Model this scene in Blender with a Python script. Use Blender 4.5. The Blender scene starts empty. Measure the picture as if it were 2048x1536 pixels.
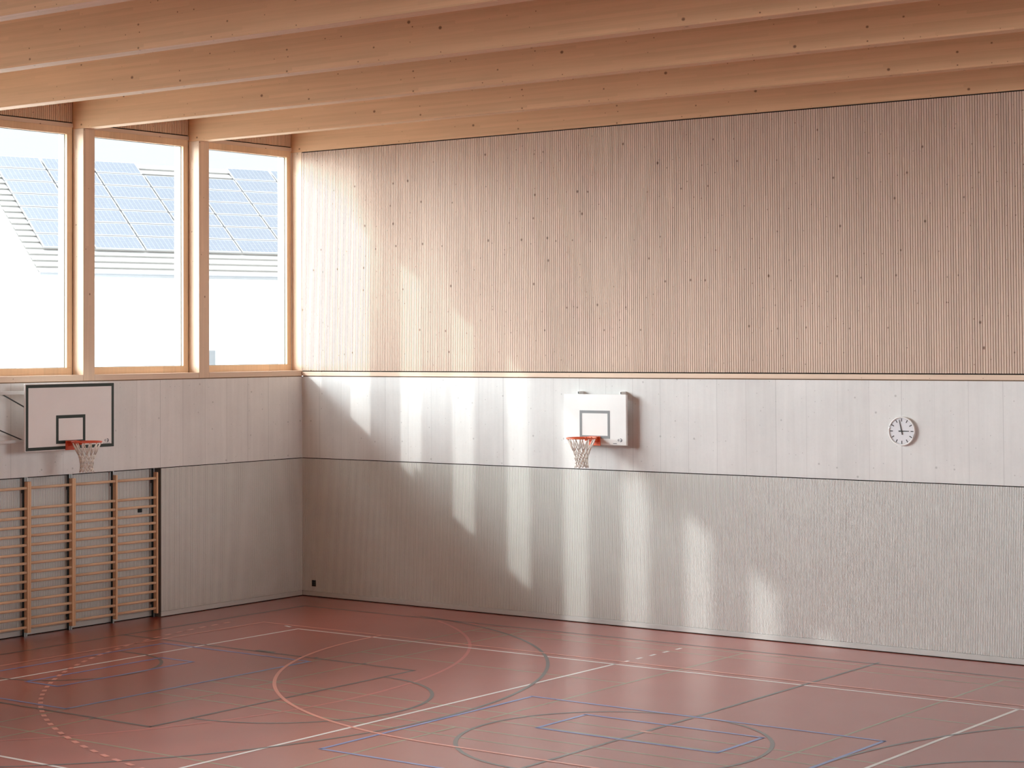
import bpy, bmesh, math, random
from mathutils import Vector, Matrix, Quaternion

# ------------------------------------------------------------------ camera, sky, sun, exposure
S = bpy.context.scene
C = S.collection
PI = math.pi

cam_data = bpy.data.cameras.new('camera')
cam = bpy.data.objects.new('camera', cam_data)
C.objects.link(cam)
YAW, PITCH, ROLL, FPX, CYPX = .6425, .0276, -.0057, 3921.26, -185.4
cyw, syw = math.cos(YAW), math.sin(YAW)
f0 = Vector((-syw, cyw, 0)); r0 = Vector((cyw, syw, 0)); u0 = Vector((0, 0, 1))
fw = f0 * math.cos(PITCH) + u0 * math.sin(PITCH)
up = u0 * math.cos(PITCH) - f0 * math.sin(PITCH)
rt = r0 * math.cos(ROLL) + up * math.sin(ROLL)
up2 = -r0 * math.sin(ROLL) + up * math.cos(ROLL)
M = Matrix((rt, up2, -fw)).transposed().to_4x4()
M.translation = Vector((24.487, -26.318, 4.515))
cam.matrix_world = M
cam_data.sensor_fit = 'HORIZONTAL'
cam_data.sensor_width = 36
cam_data.lens = FPX / 2048 * 36
cam_data.shift_y = CYPX / 2048
cam_data.clip_end = 400
S.camera = cam

S.view_settings.view_transform = 'Standard'
S.view_settings.look = 'None'
S.view_settings.gamma = 1
S.view_settings.use_curve_mapping = False
S.view_settings.exposure = 0.0
S.cycles.use_denoising = True
S.cycles.max_bounces = 10
S.cycles.diffuse_bounces = 7
S.cycles.glossy_bounces = 4
S.cycles.transparent_max_bounces = 16
S.cycles.caustics_reflective = True
S.cycles.caustics_refractive = False
S.cycles.sample_clamp_indirect = 6

SKY = 1.15
world = bpy.data.worlds.new('sky'); S.world = world
world.use_nodes = True
wn = world.node_tree.nodes; wl = world.node_tree.links
bg = wn['Background']
bg.inputs[0].default_value = (.96, 1.0, 1.03, 1)
# hazy sky, brighter towards the west (-x)
tc = wn.new('ShaderNodeTexCoord'); sx = wn.new('ShaderNodeSeparateXYZ'); mr = wn.new('ShaderNodeMapRange')
mr.inputs[1].default_value = -.25; mr.inputs[2].default_value = .25; mr.inputs[3].default_value = SKY; mr.inputs[4].default_value = .15
wl.new(tc.outputs['Generated'], sx.inputs[0]); wl.new(sx.outputs[0], mr.inputs[0]); wl.new(mr.outputs[0], bg.inputs[1])

SUN_DIR = Vector((.453, 1, -.319)).normalized()
def sun(name, strength, angle, color, dirv=SUN_DIR):
    d = bpy.data.lights.new(name, 'SUN'); d.energy = strength; d.angle = math.radians(angle); d.color = color
    o = bpy.data.objects.new(name, d); C.objects.link(o)
    o.rotation_mode = 'QUATERNION'
    o.rotation_quaternion = Vector(dirv).to_track_quat('-Z', 'Y')
    o.location = (-40, -60, 40)
def az_el(az, el):
    a, e = math.radians(az), math.radians(el); return (math.sin(a) * math.cos(e), math.cos(a) * math.cos(e), -math.sin(e))
COOL = (.96, 1.01, 1.04)
sun('sun', 1.55, .7, (1, .99, .96))
# soft sun lamps added as bright hazy sky, strengths fitted to room brightness
sun('sky_fill', 4.4, 20, COOL, az_el(45, 6))
sun('sky_fill', 1.1, 20, COOL, az_el(45, 16))
sun('sky_fill', 1.4, 20, COOL, az_el(45, 28))
sun('sky_fill', 1.5, 20, COOL, az_el(65, 6))
sun('sky_fill', 3.2, 20, COOL, az_el(65, 28))
sun('sky_fill', 3.6, 20, COOL, az_el(85, 28))
sun('east_fill', 1.3, 16, COOL, az_el(-91.7, 5))  # added lamp, brightens the left wall through the opposite openings
sun('zenith_fill', 9, 60, COOL, az_el(60, 80))  # added lamp, brightens the ground so light bounces up to the beams
sun('rear_fill', 2.0, 26, COOL, (0, 1, -.04))  # added lamp, lights beams and right wall through the rear opening

# ------------------------------------------------------------------ sizes of the hall
PITCH_Y = 2.57
def post_y(k): return -2.46 - PITCH_Y * k         # centre of the k-th post from the corner
NBAY = 12
Y_END = post_y(NBAY - 1) - .12
X_END = 27.0
Z_PANEL, Z_CONC, Z_BEAM, Z_CEIL = 2.5, 3.97, 8.07, 9.3
REAR_X0 = 14.0  # unseen rear wall: opening starts here, added to let fill light in
OPP_Z0, OPP_Z1, OPP_Y0 = 4.2, 8.0, -10.25         # unseen openings of the opposite long wall, sized for light on the left wall
for k in range(NBAY):                              # sky portals in the window openings
    y1 = -.0 if k == 0 else post_y(k - 1) - .12
    y0 = post_y(k) + .12
    d = bpy.data.lights.new('window_portal', 'AREA'); d.shape = 'RECTANGLE'
    d.size = 3.9; d.size_y = y1 - y0; d.cycles.is_portal = True
    o = bpy.data.objects.new('window_portal', d); C.objects.link(o)
    o.location = (-.6, (y0 + y1) / 2, 6.08)
    o.rotation_euler = (0, -PI / 2, 0)
d = bpy.data.lights.new('window_portal', 'AREA'); d.shape = 'RECTANGLE'; d.size = OPP_Z1 - OPP_Z0; d.size_y = -OPP_Y0; d.cycles.is_portal = True
o = bpy.data.objects.new('window_portal', d); C.objects.link(o)
o.location = (X_END + .31, OPP_Y0 / 2, (OPP_Z0 + OPP_Z1) / 2); o.rotation_euler = (0, PI / 2, 0)

# ------------------------------------------------------------------ materials
def newmat(name):
    m = bpy.data.materials.new(name); m.use_nodes = True
    n = m.node_tree.nodes; l = m.node_tree.links
    return m, n, l, n['Principled BSDF']
class G:
    """small helper to wire nodes"""
    def __init__(s, n, l): s.n, s.l = n, l
    def put(s, sock, v):
        if hasattr(v, 'is_linked') or hasattr(v, 'links'): s.l.new(v, sock)
        else: sock.default_value = v
    def math(s, op, a, b=0.0, c=None, clamp=False):
        q = s.n.new('ShaderNodeMath'); q.operation = op; q.use_clamp = clamp
        s.put(q.inputs[0], a); s.put(q.inputs[1], b)
        if c is not None: s.put(q.inputs[2], c)
        return q.outputs[0]
    def xyz(s):
        t = s.n.new('ShaderNodeTexCoord'); q = s.n.new('ShaderNodeSeparateXYZ')
        s.l.new(t.outputs['Object'], q.inputs[0]); return q.outputs
    def vec(s, x, y, z=0.0):
        q = s.n.new('ShaderNodeCombineXYZ'); s.put(q.inputs[0], x); s.put(q.inputs[1], y); s.put(q.inputs[2], z); return q.outputs[0]
    def noise(s, v, scale, detail=2, rough=.5):
        q = s.n.new('ShaderNodeTexNoise'); s.l.new(v, q.inputs['Vector']); q.inputs['Scale'].default_value = scale
        q.inputs['Detail'].default_value = detail; q.inputs['Roughness'].default_value = rough; return q.outputs[0]
    def white(s, v):
        q = s.n.new('ShaderNodeTexWhiteNoise'); q.noise_dimensions = '2D'; s.l.new(v, q.inputs['Vector']); return q.outputs[0]
    def voro(s, v, scale):
        q = s.n.new('ShaderNodeTexVoronoi'); q.voronoi_dimensions = '2D'; s.l.new(v, q.inputs['Vector']); q.inputs['Scale'].default_value = scale
        r = s.n.new('ShaderNodeSeparateColor'); s.l.new(q.outputs['Color'], r.inputs[0]); return q.outputs['Distance'], r.outputs
    def ramp(s, f, lo, hi):
        q = s.n.new('ShaderNodeMapRange'); s.put(q.inputs[0], f)
        q.inputs[1].default_value = 0; q.inputs[2].default_value = 1; q.inputs[3].default_value = lo; q.inputs[4].default_value = hi
        return q.outputs[0]
    def mix(s, f, a, b):
        q = s.n.new('ShaderNodeMix'); q.data_type = 'RGBA'; s.put(q.inputs[0], f); s.put(q.inputs[6], a); s.put(q.inputs[7], b); return q.outputs[2]
    def scale_col(s, col, f):
        q = s.n.new('ShaderNodeVectorMath'); q.operation = 'SCALE'; s.put(q.inputs[0], col); s.put(q.inputs[3], f); return q.outputs[0]

def plain(name, col, rough=.5, metal=0.0, spec=.5):
    m, n, l, b = newmat(name)
    b.inputs['Base Color'].default_value = (*col, 1); b.inputs['Roughness'].default_value = rough
    b.inputs['Metallic'].default_value = metal; b.inputs['Specular IOR Level'].default_value = spec
    g = G(n, l); x = g.xyz()
    t = g.ramp(g.noise(g.vec(x[0], x[1], x[2]), 3.0, 3), .95, 1.05)
    q = n.new('ShaderNodeRGB'); q.outputs[0].default_value = (*col, 1)
    l.new(g.scale_col(q.outputs[0], t), b.inputs['Base Color'])
    return m

def wood(name, col, mode, knot_scale=2.3, knot_r=.028, knots=.45, lam=.04, rough=.6, sat=1.0):
    """mode 'h': grain runs along x (beams);  'v': grain runs along z (posts, slats);  'y': grain along y"""
    m, n, l, b = newmat(name); g = G(n, l); x = g.xyz()
    if mode == 'h': u, v, w = x[0], g.math('ADD', x[2], x[1]), x[1]
    elif mode == 'y': u, v, w = x[1], g.math('ADD', x[2], x[0]), x[0]
    else: u, v, w = x[2], g.math('ADD', x[0], x[1]), x[1]
    grain = g.noise(g.vec(g.math('MULTIPLY', u, .7), g.math('MULTIPLY', v, 26), g.math('MULTIPLY', w, 3)), 1.0, 3, .6)
    big = g.noise(g.vec(g.math('MULTIPLY', u, .25), g.math('MULTIPLY', v, 2.2), w), 1.0, 2)
    row = g.math('FLOOR', g.math('DIVIDE', v, lam))
    seg = g.math('FLOOR', g.math('ADD', g.math('DIVIDE', u, 2.6), g.math('MULTIPLY', row, .37)))
    tone = g.white(g.vec(row, seg))
    t = g.math('ADD', g.math('ADD', g.ramp(grain, -.11, .11), g.ramp(big, -.08, .08)), g.ramp(tone, .94, 1.06))
    # knots
    kv = g.vec(g.math('MULTIPLY', u, 1.0), g.math('MULTIPLY', v, 1.25))
    d, rc = g.voro(kv, knot_scale)
    rad = g.math('MULTIPLY', g.math('SUBTRACT', rc[0], 1 - knots, clamp=True), knot_r * knot_scale / max(knots, .05))
    k1 = g.math('MULTIPLY', g.math('SUBTRACT', rad, d), 9 / (knot_r * knot_scale) * .25, clamp=True)
    d2, rc2 = g.voro(kv, knot_scale * 2.3)
    rad2 = g.math('MULTIPLY', g.math('SUBTRACT', rc2[1], .72, clamp=True), knot_r * knot_scale * 2.3 * 1.5)
    k2 = g.math('MULTIPLY', g.math('SUBTRACT', rad2, d2), 9 / (knot_r * knot_scale) * .3, clamp=True)
    k = g.math('MAXIMUM', k1, k2)
    q = n.new('ShaderNodeRGB'); q.outputs[0].default_value = (*col, 1)
    base = g.scale_col(q.outputs[0], t)
    dark = (col[0] * .24, col[1] * .16, col[2] * .12, 1)
    l.new(g.mix(g.math('MULTIPLY', k, .85), base, dark), b.inputs['Base Color'])
    b.inputs['Roughness'].default_value = rough
    b.inputs['Specular IOR Level'].default_value = .35
    return m

def concrete(name, col, off):
    m, n, l, b = newmat(name); g = G(n, l); x = g.xyz()
    u = g.math('ADD', g.math('ADD', x[0], x[1]), off)
    z = x[2]
    p = g.math('DIVIDE', u, .52)
    fr = g.math('FRACT', p)
    tone = g.white(g.vec(g.math('FLOOR', p), 3.0))
    jr = g.white(g.vec(g.math('FLOOR', p), 8.0))
    line = g.math('LESS_THAN', fr, .014)
    line = g.math('MULTIPLY', line, g.ramp(jr, .05, .34))
    streak = g.noise(g.vec(g.math('MULTIPLY', u, 9), g.math('MULTIPLY', z, .5)), 1.0, 4, .6)
    cloud = g.noise(g.vec(u, z), 1.6, 5, .6)
    fine = g.noise(g.vec(u, z), 22, 3, .6)
    d, rc = g.voro(g.vec(u, z), 3.2)
    pit = g.math('MULTIPLY', g.math('SUBTRACT', g.math('MULTIPLY', g.math('SUBTRACT', rc[0], .45, clamp=True), .13), d), 30, clamp=True)
    d3, rc3 = g.voro(g.vec(u, z), 9)
    pit3 = g.math('MULTIPLY', g.math('SUBTRACT', g.math('MULTIPLY', g.math('SUBTRACT', rc3[0], .75, clamp=True), .35), d3), 30, clamp=True)
    t = g.math('ADD', g.ramp(streak, -.10, .10), g.math('ADD', g.ramp(cloud, -.10, .10), g.math('ADD', g.ramp(fine, -.03, .03), g.ramp(tone, .97, 1.03))))
    t = g.math('MULTIPLY', t, g.math('SUBTRACT', 1.0, line))
    t = g.math('MULTIPLY', t, g.math('SUBTRACT', 1.0, g.math('MULTIPLY', g.math('MAXIMUM', pit, pit3), .3)))
    q = n.new('ShaderNodeRGB'); q.outputs[0].default_value = (*col, 1)
    l.new(g.scale_col(q.outputs[0], t), b.inputs['Base Color'])
    b.inputs['Roughness'].default_value = .75; b.inputs['Specular IOR Level'].default_value = .3
    return m

def sport_floor(name, col, rough=.36):
    m, n, l, b = newmat(name); g = G(n, l); x = g.xyz()
    v = g.vec(x[0], x[1])
    t = g.math('ADD', g.ramp(g.noise(v, .35, 3), -.05, .05), g.ramp(g.noise(v, 14, 3), .97, 1.03))
    q = n.new('ShaderNodeRGB'); q.outputs[0].default_value = (*col, 1)
    l.new(g.scale_col(q.outputs[0], t), b.inputs['Base Color'])
    l.new(g.ramp(g.noise(v, .8, 3), rough - .03, rough + .03), b.inputs['Roughness'])
    b.inputs['Specular IOR Level'].default_value = .5
    b.inputs['Coat Weight'].default_value = 1.0; b.inputs['Coat Roughness'].default_value = .24
    return m

def glass(name):
    m = bpy.data.materials.new(name); m.use_nodes = True
    n = m.node_tree.nodes; l = m.node_tree.links; n.clear()
    o = n.new('ShaderNodeOutputMaterial'); mx = n.new('ShaderNodeMixShader')
    tr = n.new('ShaderNodeBsdfTransparent'); gl = n.new('ShaderNodeBsdfGlossy'); fr = n.new('ShaderNodeLayerWeight'); fr.inputs[0].default_value = .5; g = G(n, l)
    fac = g.math('MULTIPLY_ADD', g.math('POWER', fr.outputs['Facing'], 4.0), .35, .02)
    tr.inputs[0].default_value = (.95, .97, .97, 1); gl.inputs['Roughness'].default_value = .02;
    l.new(fac, mx.inputs[0]); l.new(tr.outputs[0], mx.inputs[1]); l.new(gl.outputs[0], mx.inputs[2]); l.new(mx.outputs[0], o.inputs[0])
    return m

WOODC = (.70, .52, .385)
M_BEAM = wood('spruce_glulam', (.68, .43, .25), 'h', 2.0, .034, .42, .042)
M_POST = wood('spruce_post', (.70, .52, .38), 'v', 2.6, .022, .3, .06)
M_SLAT = wood('spruce_slats', (.61, .465, .37), 'v', 2.7, .030, .55, .039)
M_HEAD = wood('spruce_header', (.66, .47, .33), 'v', 2.7, .03, .5, .039)
M_FRAME = wood('window_oak', (.74, .52, .33), 'v', 1.0, .01, .1, .3)
M_RAIL = wood('spruce_rail_x', (.72, .55, .42), 'h', 2.0, .02, .3, .2)
M_RAILY = wood('spruce_rail_y', (.72, .55, .42), 'y', 2.0, .02, .3, .2)
M_BEECH = wood('beech', (.70, .45, .27), 'v', 1.0, .008, .1, .3, .45)
M_RUNG = wood('beech_rung', (.72, .49, .32), 'y', 1.0, .008, .1, .3, .4)
M_CONC_R = concrete('concrete_right', (.70, .70, .685), .092)
M_CONC_L = concrete('concrete_left', (.70, .69, .67), .36)
M_GREY = plain('grey_ribbed_panel', (.70, .70, .675), .6, 0, .3)
M_BASE = plain('grey_baseboard', (.55, .55, .53), .5, 0, .4)
M_DARK = plain('black_gap', (.012, .010, .008), .9, 0, .1)
M_WGAP = plain('dark_groove', (.20, .12, .07), .8, 0, .1)
M_GGAP = plain('grey_groove', (.16, .155, .145), .8, 0, .1)
M_FLOOR = sport_floor('red_sport_floor', (.29, .038, .015), .36)
M_PAINT = {
    'black': sport_floor('black_line_paint', (.035, .033, .03)),
    'white': sport_floor('white_line_paint', (.80, .78, .74)),
    'pink': sport_floor('coral_line_paint', (.72, .24, .17)),
    'blue': sport_floor('blue_line_paint', (.10, .19, .50)),
    'green': sport_floor('green_line_paint', (.21, .20, .10)),
    'red': sport_floor('red_line_paint', (.50, .09, .07)),
}
M_GLASS = glass('clear_glass')
M_FIN = plain('outer_reveal_grey', (.55, .56, .56), .5, 0, .4)
M_GASK = plain('window_gasket', (.05, .06, .065), .5)
M_WHITE = plain('white_board', (.80, .77, .75), .35)
M_WHITE2 = plain('white_practice_board', (.80, .80, .78), .35)
M_GREEN = plain('dark_green_paint', (.012, .022, .016), .45)
M_GRPAINT = plain('grey_board_paint', (.20, .205, .21), .45)
M_RIM = plain('red_rim', (.62, .075, .025), .35)
M_RIMO = plain('orange_rim', (.78, .14, .05), .35)
M_NET = plain('white_net', (.78, .74, .68), .8)
M_STEEL = plain('galvanised_steel', (.45, .46, .46), .35, .8)
M_DSTEEL = plain('dark_steel', (.03, .035, .035), .4, .5)
M_ARM = plain('light_grey_steel', (.58, .56, .54), .45, .1)
M_BLACK = plain('black_plastic', (.01, .01, .01), .5)
M_INK = plain('blue_black_ink', (.02, .02, .05), .5)
M_CLOCK = plain('white_clock_rim', (.82, .82, .80), .3)
M_DIAL = plain('clock_dial', (.70, .70, .73), .5)
M_SOCK = plain('brown_grey_socket', (.10, .08, .06), .5)
M_HWALL = plain('house_render', (.85, .85, .84), .8)
M_TILE = plain('pale_roof_tiles', (.42, .405, .39), .8)
M_SOLAR = plain('blue_solar_cell', (.20, .225, .275), .3)  # paler than real cells, sky glare put into the colour
M_SOLFR = plain('silver_panel_frame', (.5, .5, .52), .3)
M_HWIN = plain('house_window', (.25, .26, .28), .2)
M_GROUND = plain('pale_paving', (.8, .8, .78), .9)

# ------------------------------------------------------------------ mesh helpers
class MB:
    def __init__(s): s.v, s.f, s.sm = [], [], []
    def add(s, vs, fs, smooth=False):
        o = len(s.v); s.v += [tuple(p) for p in vs]
        for q in fs: s.f.append(tuple(i + o for i in q)); s.sm.append(smooth)
        return s
    def box(s, x0, x1, y0, y1, z0, z1):
        return s.add([(x, y, z) for x in (x0, x1) for y in (y0, y1) for z in (z0, z1)],
                     [(0, 1, 3, 2), (4, 6, 7, 5), (0, 4, 5, 1), (2, 3, 7, 6), (0, 2, 6, 4), (1, 5, 7, 3)])
    def bar(s, a, b, w, h, upv=(0, 0, 1)):
        a, b = Vector(a), Vector(b); d = (b - a).normalized(); n = d.cross(Vector(upv)).normalized(); t = n.cross(d)
        vs = [p + n * i * w / 2 + t * j * h / 2 for p in (a, b) for i in (-1, 1) for j in (-1, 1)]
        return s.add(vs, [(0, 1, 3, 2), (4, 6, 7, 5), (0, 4, 5, 1), (2, 3, 7, 6), (0, 2, 6, 4), (1, 5, 7, 3)])
    def tube(s, pts, r, n=8, closed=False, sy=1.0):
        pts = [Vector(p) for p in pts]; m = len(pts); rings = []
        ref = Vector((0, 0, 1))
        for i, p in enumerate(pts):
            if closed: d = pts[(i + 1) % m] - pts[i - 1]
            else: d = pts[min(i + 1, m - 1)] - pts[max(i - 1, 0)]
            d.normalize()
            a = ref if abs(d.dot(ref)) < .95 else Vector((1, 0, 0))
            n1 = d.cross(a).normalized(); n2 = n1.cross(d)
            rings.append([p + n1 * math.cos(t) * r + n2 * math.sin(t) * r * sy for t in [2 * PI * k / n for k in range(n)]])
        vs = [q for rg in rings for q in rg]; fs = []
        for i in range(m if closed else m - 1):
            j = (i + 1) % m
            for k in range(n): fs.append((i * n + k, i * n + (k + 1) % n, j * n + (k + 1) % n, j * n + k))
        if not closed: fs += [tuple(range(n))[::-1], tuple((m - 1) * n + k for k in range(n))]
        return s.add(vs, fs, True)
    def prism(s, poly, h0, h1, fn):
        """extrude polygon (list of 2d points); fn(a,b,h)->3d"""
        n = len(poly)
        vs = [fn(a, b, h0) for a, b in poly] + [fn(a, b, h1) for a, b in poly]
        fs = [tuple(range(n))[::-1], tuple(range(n, 2 * n))] + [(i, (i + 1) % n, n + (i + 1) % n, n + i) for i in range(n)]
        return s.add(vs, fs)
    def strip(s, prof, fn, z0, z1):
        """profile polyline (a,b) extruded along z"""
        n = len(prof)
        vs = [fn(a, b, z0) for a, b in prof] + [fn(a, b, z1) for a, b in prof]
        return s.add(vs, [(i, i + 1, n + i + 1, n + i) for i in range(n - 1)])
    def flat(s, poly, z): n = len(poly); return s.add([(x, y, z) for x, y in poly], [tuple(range(n))])
    def seg(s, a, b, w, z):
        a, b = Vector(a), Vector(b); d = (b - a).normalized(); n = Vector((-d.y, d.x)) * w / 2
        return s.flat([a - n, b - n, b + n, a + n], z)
    def arc(s, c, r, a0, a1, w, z, n=48):
        for i in range(n):
            p, q = a0 + (a1 - a0) * i / n, a0 + (a1 - a0) * (i + 1) / n
            s.flat([(c[0] + R * math.cos(t), c[1] + R * math.sin(t)) for R, t in ((r - w / 2, p), (r + w / 2, p), (r + w / 2, q), (r - w / 2, q))], z)
        return s
    def build(s, name, mat, parent=None, kind=None, bevel=0):
        me = bpy.data.meshes.new(name); me.from_pydata(s.v, [], s.f); me.materials.append(mat)
        me.polygons.foreach_set('use_smooth', s.sm)
        bm = bmesh.new(); bm.from_mesh(me); bmesh.ops.recalc_face_normals(bm, faces=bm.faces); bm.to_mesh(me); bm.free()
        o = bpy.data.objects.new(name, me); C.objects.link(o)
        if parent is not None: o.parent = parent
        if kind: o['kind'] = kind
        if bevel:
            b = o.modifiers.new('bevel', 'BEVEL'); b.width = bevel; b.segments = 2; b.limit_method = 'ANGLE'
        return o
def tag(o, label, cat, group=None):
    o['label'] = label; o['category'] = cat
    if group: o['group'] = group
    return o
def empty(name, loc, label=None, cat=None, group=None, kind=None):
    o = bpy.data.objects.new(name, None); C.objects.link(o); o.location = loc; o.empty_display_size = .2
    if label: tag(o, label, cat, group)
    if kind: o['kind'] = kind
    return o
def B(*a): return MB().box(*a)

# ------------------------------------------------------------------ floor and painted courts
floor = B(-.6, X_END, Y_END - .3, .3, -.3, 0).build('floor', M_FLOOR, kind='structure')
def lines(name, fill, mat, z):
    m = MB(); fill(m, z); return m.build(name, M_PAINT[mat], floor)
CX, CYB = 11.92, -7.65
def f_badminton(m, z):
    w = .04
    for y1 in (-1.27, -8.03):
        ys = (y1, y1 - .46, y1 - .46 - 5.27, y1 - 6.19)
        xa, xb = 5.23, 18.61
        for y in ys: m.seg((xa, y), (xb, y), w, z)
        for x in (xa, 5.99, 9.93, 13.92, 17.85, xb): m.seg((x, ys[0]), (x, ys[3]), w, z + .0002)
        yc = (ys[0] + ys[3]) / 2 - .01
        m.seg((xa, yc), (9.93, yc), w, z); m.seg((13.92, yc), (xb, yc), w, z)
def f_red(m, z):
    m.arc((.62, -7.3), 7.05, -1.0, 1.05, .05, z, 60)
def f_basket(m, z):
    w = .05; xa, xb, ya, yb = 1.02, 2 * CX - 1.02, -1.04, -14.26
    m.seg((xa, ya), (xb, ya), w, z); m.seg((xa, yb), (xb, yb), w, z); m.seg((xa, ya), (xa, yb), w, z); m.seg((xb, ya), (xb, yb), w, z)
    m.seg((CX, -.9), (CX, -14.4), w, z)
    m.arc((CX, CYB), 1.8, 0, 2 * PI, w, z, 72)
    for sg, x0 in ((1, xa), (-1, xb)):
        fx = x0 + sg * 5.92; hx = x0 + sg * 1.6
        a = 0 if sg > 0 else PI
        m.seg((x0, -5.2), (fx + sg * .025, -5.2), w, z); m.seg((x0, -10.12), (fx + sg * .025, -10.12), w, z); m.seg((fx, -5.2), (fx, -10.12), w, z)
        m.arc((fx, CYB), 1.8, a - PI / 2, a + PI / 2, w, z)
        m.arc((hx, CYB), 1.28, a - PI / 2, a + PI / 2, w, z)
        m.seg((hx - sg * .38, CYB + 1.28), (hx, CYB + 1.28), w, z); m.seg((hx - sg * .38, CYB - 1.28), (hx, CYB - 1.28), w, z)
        t = math.acos(min(1, 6.61 / 6.8)); m.arc((hx, CYB), 6.8, a - PI / 2 + t * .55, a + PI / 2 - t * .55, w, z, 90)
        for yy, dy in ((-5.2, .1), (-10.12, -.1)):
            m.seg((x0 + sg * 2.83, yy + dy * .55), (x0 + sg * 3.2, yy + dy * .55), .11, z)
            for q in (4.03, 4.96): m.seg((x0 + sg * q, yy), (x0 + sg * q, yy + dy), w, z)
def f_hand(m, z):
    w = .05; yg = -2.92; xl, xr = 1.85, 2 * CX - 1.85
    m.seg((xl - .025, yg), (xr, yg), w, z); m.seg((xl, yg), (xl, -26), w, z)
    pl, pr = CX - 1.5, CX + 1.5
    m.arc((pl, yg), 6.02, PI, 1.5 * PI, w, z, 60); m.arc((pr, yg), 6.02, 1.5 * PI, 2 * PI, w, z, 60); m.seg((pl, yg - 6.02), (pr, yg - 6.02), w, z)
    st = .30 / 9.03; ang = PI + .035
    while ang < 1.5 * PI:
        m.arc((pl, yg), 9.03, ang, ang + st / 2, w + .01, z, 3)
        m.arc((pr, yg), 9.03, 3 * PI - ang - st / 2, 3 * PI - ang, w + .01, z, 3); ang += st
    x = pl
    while x < pr: m.seg((x, yg - 9.03), (min(x + .15, pr), yg - 9.03), w, z); x += .3
    m.seg((CX - .06, -6.99), (CX + .10, -6.99), w, z); m.seg((CX - .5, -9.95), (CX + .5, -9.95), w, z)
def f_uni(m, z):
    w = .05
    for (xa, xb, ya, yb) in ((2.2, 5.21, -5.46, -9.93), (3.2, 3.85, -6.44, -8.91), (9.48, 14.43, -5.88, -9.9), (10.75, 13.21, -6.5, -7.52)):
        h = w / 2
        m.seg((xa - h, ya), (xb + h, ya), w, z); m.seg((xa - h, yb), (xb + h, yb), w, z); m.seg((xa, ya), (xa, yb), w, z); m.seg((xb, ya), (xb, yb), w, z)
def f_volley(m, z):
    w = .05; xa, xb, ya, yb = 2.84, 2 * CX - 2.84, -3.16, -12.24
    m.seg((xa - .025, ya), (xb, ya), w, z); m.seg((xa - .025, yb), (xb, yb), w, z); m.seg((xa, ya), (xa, yb), w, z); m.seg((xb, ya), (xb, yb), w, z)
    for x in (8.93, 2 * CX - 8.93):
        m.seg((x, ya), (x, yb), w, z)
        for k in range(5): y = -2.95 + k * .354; m.seg((x, y), (x, y + .15), w, z)
    m.seg((2.43, -3.02), (2.6, -3.08), w, z)
lines('badminton_lines', f_badminton, 'green', .0010)
lines('ring_hockey_line', f_red, 'red', .0014)
lines('volleyball_lines', f_volley, 'white', .0018)
lines('basketball_lines', f_basket, 'black', .0022)
lines('floorball_lines', f_uni, 'blue', .0026)
lines('handball_lines', f_hand, 'pink', .0030)

# ------------------------------------------------------------------ ceiling and hidden walls
B(-.6, X_END, Y_END - .3, .3, Z_CEIL, Z_CEIL + .25).build('ceiling', M_BEAM, kind='structure')
M_PLAINW = plain('plain_hall_wall', (.78, .77, .75), .8)
m = MB(); m.box(X_END, X_END + .3, Y_END - .3, OPP_Y0, -.1, Z_CEIL); m.box(X_END, X_END + .3, OPP_Y0, .3, -.1, OPP_Z0); m.box(X_END, X_END + .3, OPP_Y0, .3, OPP_Z1, Z_CEIL)
for k in range(-1, 4): m.box(X_END, X_END + .3, post_y(k) - .12 if k >= 0 else -.12, post_y(k) + .12 if k >= 0 else .3, OPP_Z0, OPP_Z1)
m.build('wall_opposite', M_PLAINW, kind='structure')
m = MB(); m.box(-.6, REAR_X0, Y_END - .3, Y_END, -.1, Z_CEIL); m.box(REAR_X0, X_END, Y_END - .3, Y_END, -.1, 4.1); m.box(REAR_X0, X_END, Y_END - .3, Y_END, 8.0, Z_CEIL)
m.build('wall_rear', M_PLAINW, kind='structure')

# ------------------------------------------------------------------ right wall
wall_r = B(-.57, X_END, 0, .3, Z_PANEL, Z_CONC).build('wall_right', M_CONC_R, kind='structure')
B(-.57, X_END, .024, .3, 0, Z_PANEL).build('panel_backing', M_GGAP, wall_r)
B(0, X_END, .022, .024, 2.486, Z_PANEL).build('shadow_gap', M_DARK, wall_r)
def profile(length, pitch, gap, depth):
    pr = []; a = 0
    while a < length:
        b = min(a + pitch - gap, length)
        pr += [(a, depth), (a, 0), (b, 0), (b, depth)]; a += pitch
    return pr
MB().strip(profile(X_END, .0254, .0075, .018), lambda a, b, z: (a, b, z), .094, 2.486).build('ribbed_panel', M_GREY, wall_r)
B(.0, X_END, .03, .3, Z_CONC, Z_CEIL).build('slat_backing', M_WGAP, wall_r)
B(.004, X_END, .02, .03, 4.060, 4.078).build('shadow_gap', M_DARK, wall_r)
B(.004, X_END, .02, .03, 8.052, 8.07).build('shadow_gap', M_DARK, wall_r)
B(.0, .012, .02, .03, 4.06, 8.07).build('shadow_gap', M_DARK, wall_r)
def slat_profile(x0, length, pitch, gap, depth):
    pr = []; a = x0
    while a < length:
        b = min(a + pitch - gap, length); pr += [(a, depth), (a, 0), (b, 0), (b, depth)]; a += pitch
    return pr
MB().strip(slat_profile(.012, X_END, .0392, .0095, .026), lambda a, b, z: (a, b, z), 4.078, 8.052).build('slat_panel', M_SLAT, wall_r)
B(.012, X_END, -.008, .02, .012, .090).build('baseboard_right', M_BASE, kind='structure', bevel=.003)
B(.012, X_END, -.004, .02, .0, .012).build('base_gap_right', M_DARK, kind='structure')  # black strip standing in for the dark gap under the baseboard
B(.0, X_END, -.010, .03, 3.985, 4.060).build('trim_1', M_RAIL, kind='structure', bevel=.003)

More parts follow.
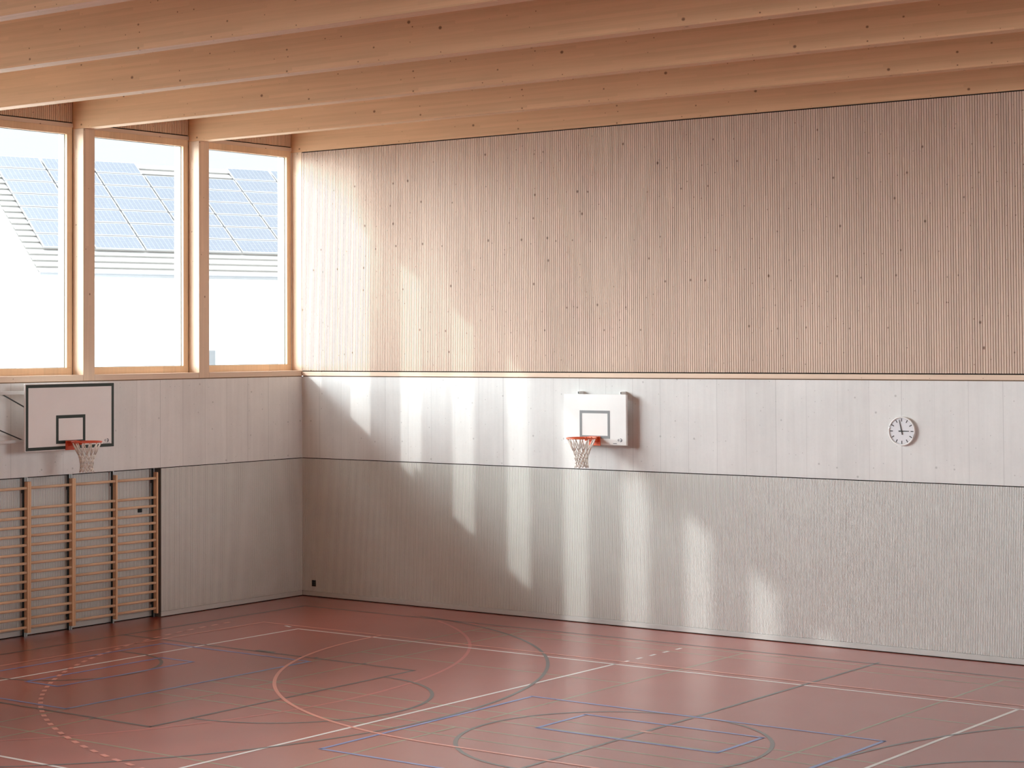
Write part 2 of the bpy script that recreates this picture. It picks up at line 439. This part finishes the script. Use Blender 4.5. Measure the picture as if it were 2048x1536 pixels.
# ------------------------------------------------------------------ left wall
wall_l = B(-.57, 0, Y_END, -.001, Z_PANEL, Z_CONC).build('wall_left', M_CONC_L, kind='structure')
B(-.5, -.024, -3.46, .02, 0, Z_PANEL).build('panel_backing', M_GGAP, wall_l)
B(-.024, -.022, -3.455, -.0, 2.486, Z_PANEL).build('shadow_gap', M_DARK, wall_l)
pl = profile(3.455, .0254, .0075, .018)
MB().strip([(a, b) for a, b in pl], lambda a, b, z: (-b, -.002 - a, z), .094, 2.486).build('ribbed_panel', M_GREY, wall_l)
B(-.5, -.0, -3.466, -3.458, .0, 2.486).build('niche_return', M_GGAP, wall_l)
NX = -.20
B(-.5, NX - .024, Y_END, -3.46, 0, Z_PANEL).build('niche_backing', M_GGAP, wall_l)
MB().strip(profile(-3.47 - Y_END, .0254, .0075, .018), lambda a, b, z: (NX - b, -3.47 - a, z), .094, 2.47).build('niche_ribbed_panel', M_GREY, wall_l)
B(NX - .024, NX - .022, Y_END, -3.47, 2.47, Z_PANEL).build('shadow_gap', M_DARK, wall_l)
bl = MB(); bl.box(-.02, .008, -3.466, -.008, .012, .090); bl.box(NX - .02, NX + .008, Y_END, -3.468, .012, .090)
bl.build('baseboard_left', M_BASE, kind='structure', bevel=.003)
tr = MB(); tr.box(-.02, .004, -3.464, -.008, 0, .012); tr.box(NX - .02, NX + .004, Y_END, -3.468, 0, .012)
tr.build('base_gap_left', M_DARK, kind='structure')  # black strips painted in as the dark gap below the left baseboards
sill = MB()
for k in range(NBAY):
    y1 = -.012 if k == 0 else post_y(k - 1) - .122
    sill.box(-.26, .004, post_y(k) + .122, y1, 3.985, 4.08)
sill.build('trim_2', M_RAILY, kind='structure', bevel=.004)
B(-.57, -.262, Y_END, 0, Z_CONC, 4.15).build('outer_sill', M_FIN, wall_l)
B(-.5, -.004, Y_END, -.0, Z_CONC, 3.985).build('sill_gap', M_WGAP, wall_l)

# windows: frame, pane, gasket, outer reveal, header with slats
def window(k):
    y1 = 0.0 if k == 0 else post_y(k - 1) - .12
    y0 = post_y(k) + .12
    w = empty('window_%d' % (k + 1), (-.28, (y0 + y1) / 2, 4.08), kind='structure')
    ox, oy, oz = w.location
    def P(m, name, mat, **kw):
        m.v = [(a - ox, b - oy, c - oz) for a, b, c in m.v]; return m.build(name, mat, w, **kw)
    zt, fwid = 8.095, .115
    fr = MB()
    fr.box(-.33, -.25, y0, y1 - .006, 4.08, 4.08 + fwid); fr.box(-.33, -.25, y0, y1 - .006, zt - fwid, zt)
    fr.box(-.33, -.25, y0, y0 + fwid, 4.08 + fwid, zt - fwid); fr.box(-.33, -.25, y1 - fwid - .006, y1 - .006, 4.08 + fwid, zt - fwid)
    P(fr, 'frame', M_FRAME, bevel=.004)
    P(B(-.305, -.300, y0 + .1, y1 - .1, 4.17, zt - .1), 'pane', M_GLASS)
    gk = MB()
    ya, yb, za, zb = y0 + fwid - .004, y1 - fwid - .002, 4.08 + fwid - .004, zt - fwid + .004
    for q in ((ya, ya + .012, za, zb), (yb - .012, yb, za, zb), (ya, yb, za, za + .01), (ya, yb, zb - .012, zb)): gk.box(-.318, -.306, *q)
    P(gk, 'gasket', M_GASK)
    hd = MB(); hd.box(-.57, -.335, y0, y1, 8.02, Z_CEIL - .9)
    hd.box(-.57, -.335, y0, y0 + .03, 4.15, 8.02); hd.box(-.57, -.335, y1 - .03, y1, 4.15, 8.02)
    P(hd, 'outer_reveal', M_FIN)
    P(B(-.33, -.243, y0, y1, zt, 8.160), 'head_rail', M_RAILY)
    P(B(-.33, -.275, y0, y1, 8.160, Z_CEIL), 'header_backing', M_WGAP)
    P(B(-.275, -.268, y0, y1, 8.160, 8.178), 'shadow_gap', M_DARK)
    sl = MB(); sl.strip(slat_profile(0, y1 - y0 - .02, .0392, .0095, .022), lambda a, b, z: (-.25 - b, y1 - .016 - a, z), 8.178, Z_CEIL)
    P(sl, 'header_slats', M_HEAD)
    return w
wins = [window(k) for k in range(NBAY)]

# posts: the three in view are things, those out of view belong to their bays
def post_mesh(): return MB().box(-.25, .006, -.12, .12, 3.985, Z_BEAM - .002)
post_labels = ['light spruce window post between the two windows nearest the corner',
               'knotty spruce window post above the large green-edged backboard']
for k in range(NBAY):
    outer = B(-.57, -.335, -.12, .12, 3.97, Z_CEIL)
    if k < 2:
        e = empty('window_post', (0, post_y(k), 0), post_labels[k], 'post', 'spruce posts between the windows')
        post_mesh().build('inner_post', M_POST, e, bevel=.004)
        outer.build('outer_mullion', M_FIN, e)
    else:
        y = post_y(k) - wins[k].location.y
        m = post_mesh(); m.v = [(a + .28, b + y, c - 4.08) for a, b, c in m.v]; m.build('inner_post', M_POST, wins[k])
        outer.v = [(a + .28, b + y, c - 4.08) for a, b, c in outer.v]; outer.build('outer_mullion', M_FIN, wins[k])
e = empty('corner_post', (-.125, .12, 0), 'pale corner post between the right hand window and the slatted wall', 'post')
MB().box(-.125, .125, -.12, .12, 3.985, Z_BEAM - .002).build('inner_post', M_POST, e, bevel=.003)
B(-.445, -.21, -.12, .12, 3.97, Z_CEIL).build('outer_mullion', M_FIN, e)

# roof beams
beam_labels = ['timber roof beam lying directly on top of the slatted wall',
               'timber roof beam resting on the post between the two windows nearest the corner',
               'timber roof beam resting on the post above the large backboard',
               'timber roof beam whose left end passes just above the leftmost window',
               'timber roof beam second below the top left picture corner, nearer than the one above the leftmost window',
               'timber roof beam whose bright underside leaves the top edge near the picture middle left',
               'nearest timber roof beam, only a sliver seen in the top left corner']
beam_y = [.115] + [post_y(k) for k in range(6)]
for i, y in enumerate(beam_y):
    o = MB().box(-.3, X_END - .01, -.115, .115, Z_BEAM, Z_CEIL - .002).build('roof_beam', M_BEAM, bevel=.004)
    o.location = (0, y, 0)
    tag(o, beam_labels[i], 'beam', 'spruce roof beams')

# ------------------------------------------------------------------ basketball hoops
def net_mesh(r, length, n=12):
    """hanging net below a rim of radius r, local z=0 at the rim"""
    m = MB(); cr = .0075
    prof = [(r * .98, 0), (r * .60, -.40 * length), (r * .50, -.55 * length), (r * .45, -.70 * length), (r * .44, -.85 * length), (r * .50, -length)]
    def pt(j, a): R, z = prof[j]; return Vector((R * math.cos(a), R * math.sin(a), z + .006 * math.sin(a * 5 + j)))
    st = 2 * PI / n
    for i in range(n):
        a = i * st
        for j in range(len(prof) - 1):
            o = 0 if j % 2 == 0 else .5
            o2 = .5 if j % 2 == 0 else 0
            for s in (-1, 1):
                p, q = pt(j, a + o * st), pt(j + 1, a + o * st + s * .5 * st)
                mid = (p + q) / 2; mid.z -= .006
                m.tube([p, mid, q], cr if j else cr * 1.15, 5)
    return m
def ring(r, R, z=0, n=40, cx=0, cy=0): return [(cx + r * math.cos(2 * PI * i / n), cy + r * math.sin(2 * PI * i / n), z) for i in range(n)]
def rect_border(m, x0, x1, z0, z1, w, y0, y1):
    m.box(x0, x1, y0, y1, z1 - w, z1); m.box(x0, x1, y0, y1, z0, z0 + w); m.box(x0, x0 + w, y0, y1, z0 + w, z1 - w); m.box(x1 - w, x1, y0, y1, z0 + w, z1 - w)
def emblem(m, cx, cz, s, y):
    """small maker emblem: striped left ball and open right ball with a dot (board front faces -y)"""
    f = lambda a, b, h: (cx + a * s, h, cz + b * s)
    def arcp(c, r0, r1, a0, a1, n=14):
        pts = [(c + r1 * math.cos(a0 + (a1 - a0) * i / n), r1 * math.sin(a0 + (a1 - a0) * i / n)) for i in range(n + 1)]
        pts += [(c + r0 * math.cos(a1 - (a1 - a0) * i / n), r0 * math.sin(a1 - (a1 - a0) * i / n)) for i in range(n + 1)]
        m.prism(pts, y, y - .002, f)
    arcp(.30, .38, .58, -PI * .62, PI * .62, 22)
    arcp(-.45, .30, .40, PI * .28, PI * 1.72, 22)
    m.prism([(-.75, -.05), (-.1, -.05), (-.1, .06), (-.75, .06)], y, y - .002, f)
    arcp(.38, .0, .13, 0, 2 * PI, 12)
    m.prism([(.25, -.24), (.75, -.12), (.75, -.02), (.25, -.14)], y, y - .002, f)

# board front faces local -y, board centre bottom at the origin
def hoop_large():
    e = empty('basketball_hoop', (.45, -5.787, 2.92), 'large basketball hoop on arms with a dark green edged board below the windows', 'basketball hoop')
    e.rotation_euler = (0, 0, PI / 2)                  # local -y -> world +x
    W, H = 1.80, 1.042
    bd = B(-W / 2, W / 2, 0, .03, 0, H).build('backboard', M_WHITE, e, bevel=.004)
    m = MB(); rect_border(m, -W / 2 + .012, W / 2 - .012, .012, H - .012, .05, -.002, .001)
    m.build('edge_line', M_GREEN, bd)
    m = MB(); rect_border(m, -.295, .295, .10, .545, .05, -.002, .001); m.build('target_line', M_GREEN, bd)
    m = MB(); emblem(m, .735, .115, .050, -.001)
    for i in range(9): m.box(.66 + i * .017, .672 + i * .017, -.002, .001, .066, .073)
    m.build('emblem', M_INK, bd)
    rz = .130
    rim = MB().tube(ring(.228, 0, rz, 48, 0, -.375), .011, 8, True)
    rim.bar((-.055, -.005, rz - .045), (-.055, -.2, rz - .02), .008, .06); rim.bar((.055, -.005, rz - .045), (.055, -.2, rz - .02), .008, .06)
    rim.box(-.085, .085, -.10, -.001, rz - .004, rz + .010)
    for i in range(12):
        a = 2 * PI * i / 12; rim.tube([(.228 * math.cos(a), -.375 + .228 * math.sin(a), rz), (.222 * math.cos(a), -.375 + .222 * math.sin(a), rz - .028)], .004, 5)
    rm = rim.build('rim', M_RIM, e)
    B(-.11, .11, -.014, 0, rz - .135, rz + .012).build('rim_bracket', M_RIM, e, bevel=.004)
    n = net_mesh(.222, .45); n.v = [(a, b - .375, c + rz - .02) for a, b, c in n.v]; n.build('net', M_NET, e)
    # folded lattice arms running to the left behind the board (local -x is the picture's left)
    yb = .25
    for nm, a, b, h in (('upper_arm', (.55, yb, .905), (-3.0, yb, .905), .05), ('lower_arm', (.55, yb, .155), (-3.0, yb, .155), .05)):
        MB().bar(a, b, .05, h).build(nm, M_ARM, e, bevel=.004)
    for a, b in (((-1.13, yb, .885), (.35, yb, .17)), ((-2.6, yb, .885), (-.74, yb, .17)), ((-1.13, yb, .17), (-1.13, yb, .885))):
        MB().bar(a, b, .016, .016).build('brace', M_DSTEEL, e)
    for x in (-.5, .5): MB().bar((x, .03, .18), (x, yb + .0, .18), .04, .04).build('standoff', M_ARM, e); MB().bar((x, .03, .88), (x, yb, .88), .04, .04).build('standoff', M_ARM, e)
    for z in (.155, .905): B(-3.0, -2.9, yb - .02, .452, z - .04, z + .04).build('wall_hinge', M_DSTEEL, e)
    return e
hoop_large()

def hoop_small():
    e = empty('practice_hoop', (6.57, -.17, 2.905), 'small white practice basketball hoop on the concrete band left of the clock', 'basketball hoop')
    W, H = 1.215, .815
    bd = B(-W / 2, W / 2, 0, .045, 0, H).build('backboard', M_WHITE2, e, bevel=.006)
    m = MB(); rect_border(m, -.297, .293, .105, .553, .045, -.002, .001); m.build('target_line', M_GRPAINT, bd)
    m = MB(); emblem(m, .485, .085, .048, -.001)
    for i in range(5): m.box(.355 + i * .014, .366 + i * .014, -.002, .001, .026, .034)
    m.build('emblem', M_INK, bd)
    rz = .125
    rim = MB().tube(ring(.235, 0, rz, 48, 0, -.385), .0115, 8, True)
    rim.bar((-.055, -.005, rz - .045), (-.055, -.2, rz - .02), .008, .06); rim.bar((.055, -.005, rz - .045), (.055, -.2, rz - .02), .008, .06)
    rim.box(-.085, .085, -.11, -.001, rz - .004, rz + .010)
    for i in range(12):
        a = 2 * PI * i / 12; rim.tube([(.235 * math.cos(a), -.385 + .235 * math.sin(a), rz), (.228 * math.cos(a), -.385 + .228 * math.sin(a), rz - .028)], .004, 5)
    rim.build('rim', M_RIMO, e)
    B(-.11, .11, -.014, 0, rz - .135, rz + .012).build('rim_bracket', M_RIMO, e, bevel=.004)
    n = net_mesh(.228, .45); n.v = [(a, b - .385, c + rz - .02) for a, b, c in n.v]; n.build('net', M_NET, e)
    for x in (-.352, .477):
        mm = MB(); mm.box(x - .022, x + .022, .03, .17, H - .05, H + .045); mm.build('wall_hook', M_WHITE2, e, bevel=.004)
        B(x + .004, x + .018, .026, .03, H + .004, H + .04).build('hook_slot', M_DSTEEL, e)
    for x in (-.352, .477): B(x - .03, x + .03, .045, .17, .08, .14).build('standoff', M_WHITE2, e)
    return e
hoop_small()

# ------------------------------------------------------------------ wall clock (2:58)
def clock():
    e = empty('wall_clock', (11.889, 0, 3.235), 'round white wall clock with black strokes on the concrete band', 'clock')
    R = .212
    def disc(r, y0, y1, n=48):
        return MB().prism([(r * math.cos(2 * PI * i / n), r * math.sin(2 * PI * i / n)) for i in range(n)], y0, y1, lambda a, b, h: (a, h, b))
    rim = MB().tube([(.202 * math.cos(2 * PI * i / 48), -.038, .202 * math.sin(2 * PI * i / 48)) for i in range(48)], .0125, 8, True)
    d = disc(.206, -.001, -.034); rim.add(d.v, d.f)
    rim.build('case', M_CLOCK, e)
    dl = disc(.194, -.034, -.036).build('dial', M_DIAL, e)
    m = MB()
    def stroke(m, ang, r0, r1, w0, w1, y):
        c, s = math.sin(ang), math.cos(ang)
        m.prism([(r0 * c - w0 * s, r0 * s + w0 * c), (r0 * c + w0 * s, r0 * s - w0 * c), (r1 * c + w1 * s, r1 * s - w1 * c), (r1 * c - w1 * s, r1 * s + w1 * c)], y, y - .002, lambda a, b, h: (a, h, b))
    for i in range(12): stroke(m, i * PI / 6, .140, .186, .0062, .0062, -.036)
    m.build('hour_marks', M_BLACK, dl)
    m = MB()
    for i in range(60):
        if i % 5: stroke(m, i * PI / 30, .178, .186, .0016, .0016, -.036)
    m.build('minute_marks', M_GRPAINT, dl)
    m = MB(); stroke(m, math.radians(88.8), -.048, .118, .009, .005, -.040); m.build('hour_hand', M_BLACK, e)
    m = MB(); stroke(m, math.radians(347.5), -.052, .172, .008, .004, -.043)
    m.prism([(.012 * math.cos(t), .012 * math.sin(t)) for t in [2 * PI * k / 16 for k in range(16)]], -.043, -.047, lambda a, b, h: (a, h, b))
    m.build('minute_hand', M_BLACK, e)
clock()

# ------------------------------------------------------------------ wall bars in the niche
RUNGS = [2.325] + [2.005 - i * .1425 for i in range(14)]
FX = -.02
def wall_bars(ys, wide, label):
    """ys: upright centres, right to left"""
    e = empty('wall_bars', (0, ys[0], 0), label, 'wall bars', 'wooden wall bars in the niche')
    oy = ys[0]
    for y in ys:
        B(FX - .085, FX, y - oy - .017, y - oy + .017, .068, 2.424).build('upright', M_BEECH, e, bevel=.005)
    for a, b in zip(ys, ys[1:]):
        for z in RUNGS:
            MB().tube([(FX - .030, a - oy - .015, z), (FX - .030, b - oy + .015, z)], .0155, 10, sy=1.45).build('rung', M_RUNG, e)
    for y in ys:
        q = y - oy
        st = MB(); st.box(FX - .128, FX - .092, q - .022, q + .006, .0, 2.5)
        st.build('steel_post', M_DSTEEL, e)
        br = MB(); br.box(FX - .095, FX - .084, q - .012, q + .012, .0, .16); br.box(FX - .095, FX - .084, q - .012, q + .012, 2.34, 2.499)
        br.build('bracket', M_STEEL, e)
        for z in (.25, 2.28): B(FX - .14, FX - .084, q - .030, q - .017, z - .04, z + .04).build('hinge', M_BLACK, e)
    return e
wall_bars([-3.518, -4.413, -5.295], 2, 'two bay wooden wall bars beside the grey panel, around the black socket')
wall_bars([-5.332, -6.195], 1, 'single bay wooden wall bars in the middle of the niche')
wall_bars([-6.232, -7.115, -8.0], 2, 'wooden wall bars cut off by the left picture edge')

# sockets
e = empty('wall_socket', (.284, 0, .183), 'dark socket strip low on the grey panel by the corner', 'socket')
B(-.048, .048, -.010, .022, 0, .112).build('plate', M_SOCK, e, bevel=.003)
for z in (.008, .044, .080): B(-.042, .042, -.013, -.010, z, z + .026).build('outlet', M_BLACK, e)
e = empty('niche_socket', (NX, -3.755, 1.76), 'small black socket box behind the wall bars', 'socket')
B(-.02, .018, -.040, .040, 0, .075).build('housing', M_BLACK, e, bevel=.004)
B(.018, .022, -.03, .03, .012, .063).build('cover', M_DSTEEL, e)

# ------------------------------------------------------------------ outside: neighbour's house with solar roof
tag(B(-160, 160, -140, 140, -.5, -.32).build('ground', M_GROUND), 'pale paved ground outside the windows', 'ground')
fh = Vector((-syw, cyw, 0)); rh = Vector((cyw, syw, 0))
U = (rh + fh * .75).normalized()                     # along the ridge
D = (rh * .75 - fh).normalized()                     # down slope, in plan
R0 = Vector((-29.45, 15.75, 11.02))
PITCHR = math.radians(36.5)
V = D * math.cos(PITCHR) + Vector((0, 0, -1)) * math.sin(PITCHR)
N = U.cross(V); N = N if N.z > 0 else -N
house = empty('neighbour_house', (R0.x, R0.y, 0), 'bright house with tiled roof full of solar panels outside the windows', 'house')
O = Vector((R0.x, R0.y, 0))
def hp(u, v, n=0.0): return tuple(R0 + U * u + V * v + N * n - O)
L = 30.0; SL = 7.0
m = MB()
def slab(m, u0, u1, v0, v1, n0, n1):
    vs = [hp(u, v, n) for u in (u0, u1) for v in (v0, v1) for n in (n0, n1)]
    return m.add(vs, [(0, 1, 3, 2), (4, 6, 7, 5), (0, 4, 5, 1), (2, 3, 7, 6), (0, 2, 6, 4), (1, 5, 7, 3)])
nrow = 20
for i in range(nrow):                                # overlapping tile courses
    v0 = SL * i / nrow
    slab(m, -.25, L, v0, v0 + SL / nrow + .05, -.12, .0 + .0)
    vs = [hp(-.25, v0, .0), hp(L, v0, .0), hp(L, v0 + SL / nrow, .05), hp(-.25, v0 + SL / nrow, .05), hp(L, v0 + SL / nrow, 0), hp(-.25, v0 + SL / nrow, 0)]
    m.add(vs, [(0, 1, 2, 3), (3, 2, 4, 5)])
m.build('roof', M_TILE, house)
V2 = -D * math.cos(PITCHR) + Vector((0, 0, -1)) * math.sin(PITCHR)
m = MB(); m.add([tuple(R0 + U * u + V2 * v - O) for u in (-.25, L) for v in (0, SL)], [(0, 1, 3, 2)]); m.build('back_roof', M_TILE, house)
# walls
hw = SL * math.cos(PITCHR) - .5; ez = R0.z - (SL - .6) * math.sin(PITCHR)
m = MB()
def wp(u, d, z): return tuple(R0 + U * u + D * d - O + Vector((0, 0, z - R0.z)))
m.add([wp(.1, -hw, -.1), wp(.1, hw, -.1), wp(.1, hw, ez), wp(.1, 0, R0.z - .15), wp(.1, -hw, ez),
       wp(L - .3, -hw, -.1), wp(L - .3, hw, -.1), wp(L - .3, hw, ez), wp(L - .3, 0, R0.z - .15), wp(L - .3, -hw, ez)],
      [(0, 1, 2, 3, 4), (5, 9, 8, 7, 6), (1, 6, 7, 2), (0, 4, 9, 5)])
m.build('wall', M_HWALL, house)
m = MB(); m.tube([hp(-.25, SL + .04, .02), hp(L, SL + .04, .02)], .07, 8); m.build('gutter', M_HWIN, house)
PW, PH = 1.80, .80
for i in range(8):
    for j in range(7):
        if j == 0 and i in (3, 4): continue
        u0 = .35 + i * PW; v0 = .10 + j * PH
        fr = slab(MB(), u0, u0 + PW - .06, v0, v0 + PH - .06, .07, .11).build('solar_panel', M_SOLFR, house)
        cm = MB()
        for a in range(10):
            for b in range(6):
                cw, ch = (PW - .12) / 10, (PH - .12) / 6
                slab(cm, u0 + .03 + a * cw, u0 + .03 + a * cw + cw - .012, v0 + .03 + b * ch, v0 + .03 + b * ch + ch - .012, .108, .113)
        cm.build('solar_cells', M_SOLAR, fr)
for u, z in ((10.5, 3.9), (15.2, 3.9), (5.2, 3.9)):
    m = MB(); m.add([wp(u, hw + .01, z - .7), wp(u + 1.0, hw + .01, z - .7), wp(u + 1.0, hw + .01, z + .5), wp(u, hw + .01, z + .5),
                     wp(u, hw - .05, z - .7), wp(u + 1.0, hw - .05, z - .7), wp(u + 1.0, hw - .05, z + .5), wp(u, hw - .05, z + .5)],
                    [(0, 1, 2, 3), (4, 7, 6, 5), (0, 4, 5, 1), (1, 5, 6, 2), (2, 6, 7, 3), (3, 7, 4, 0)])
    m.build('window', M_HWIN, house)
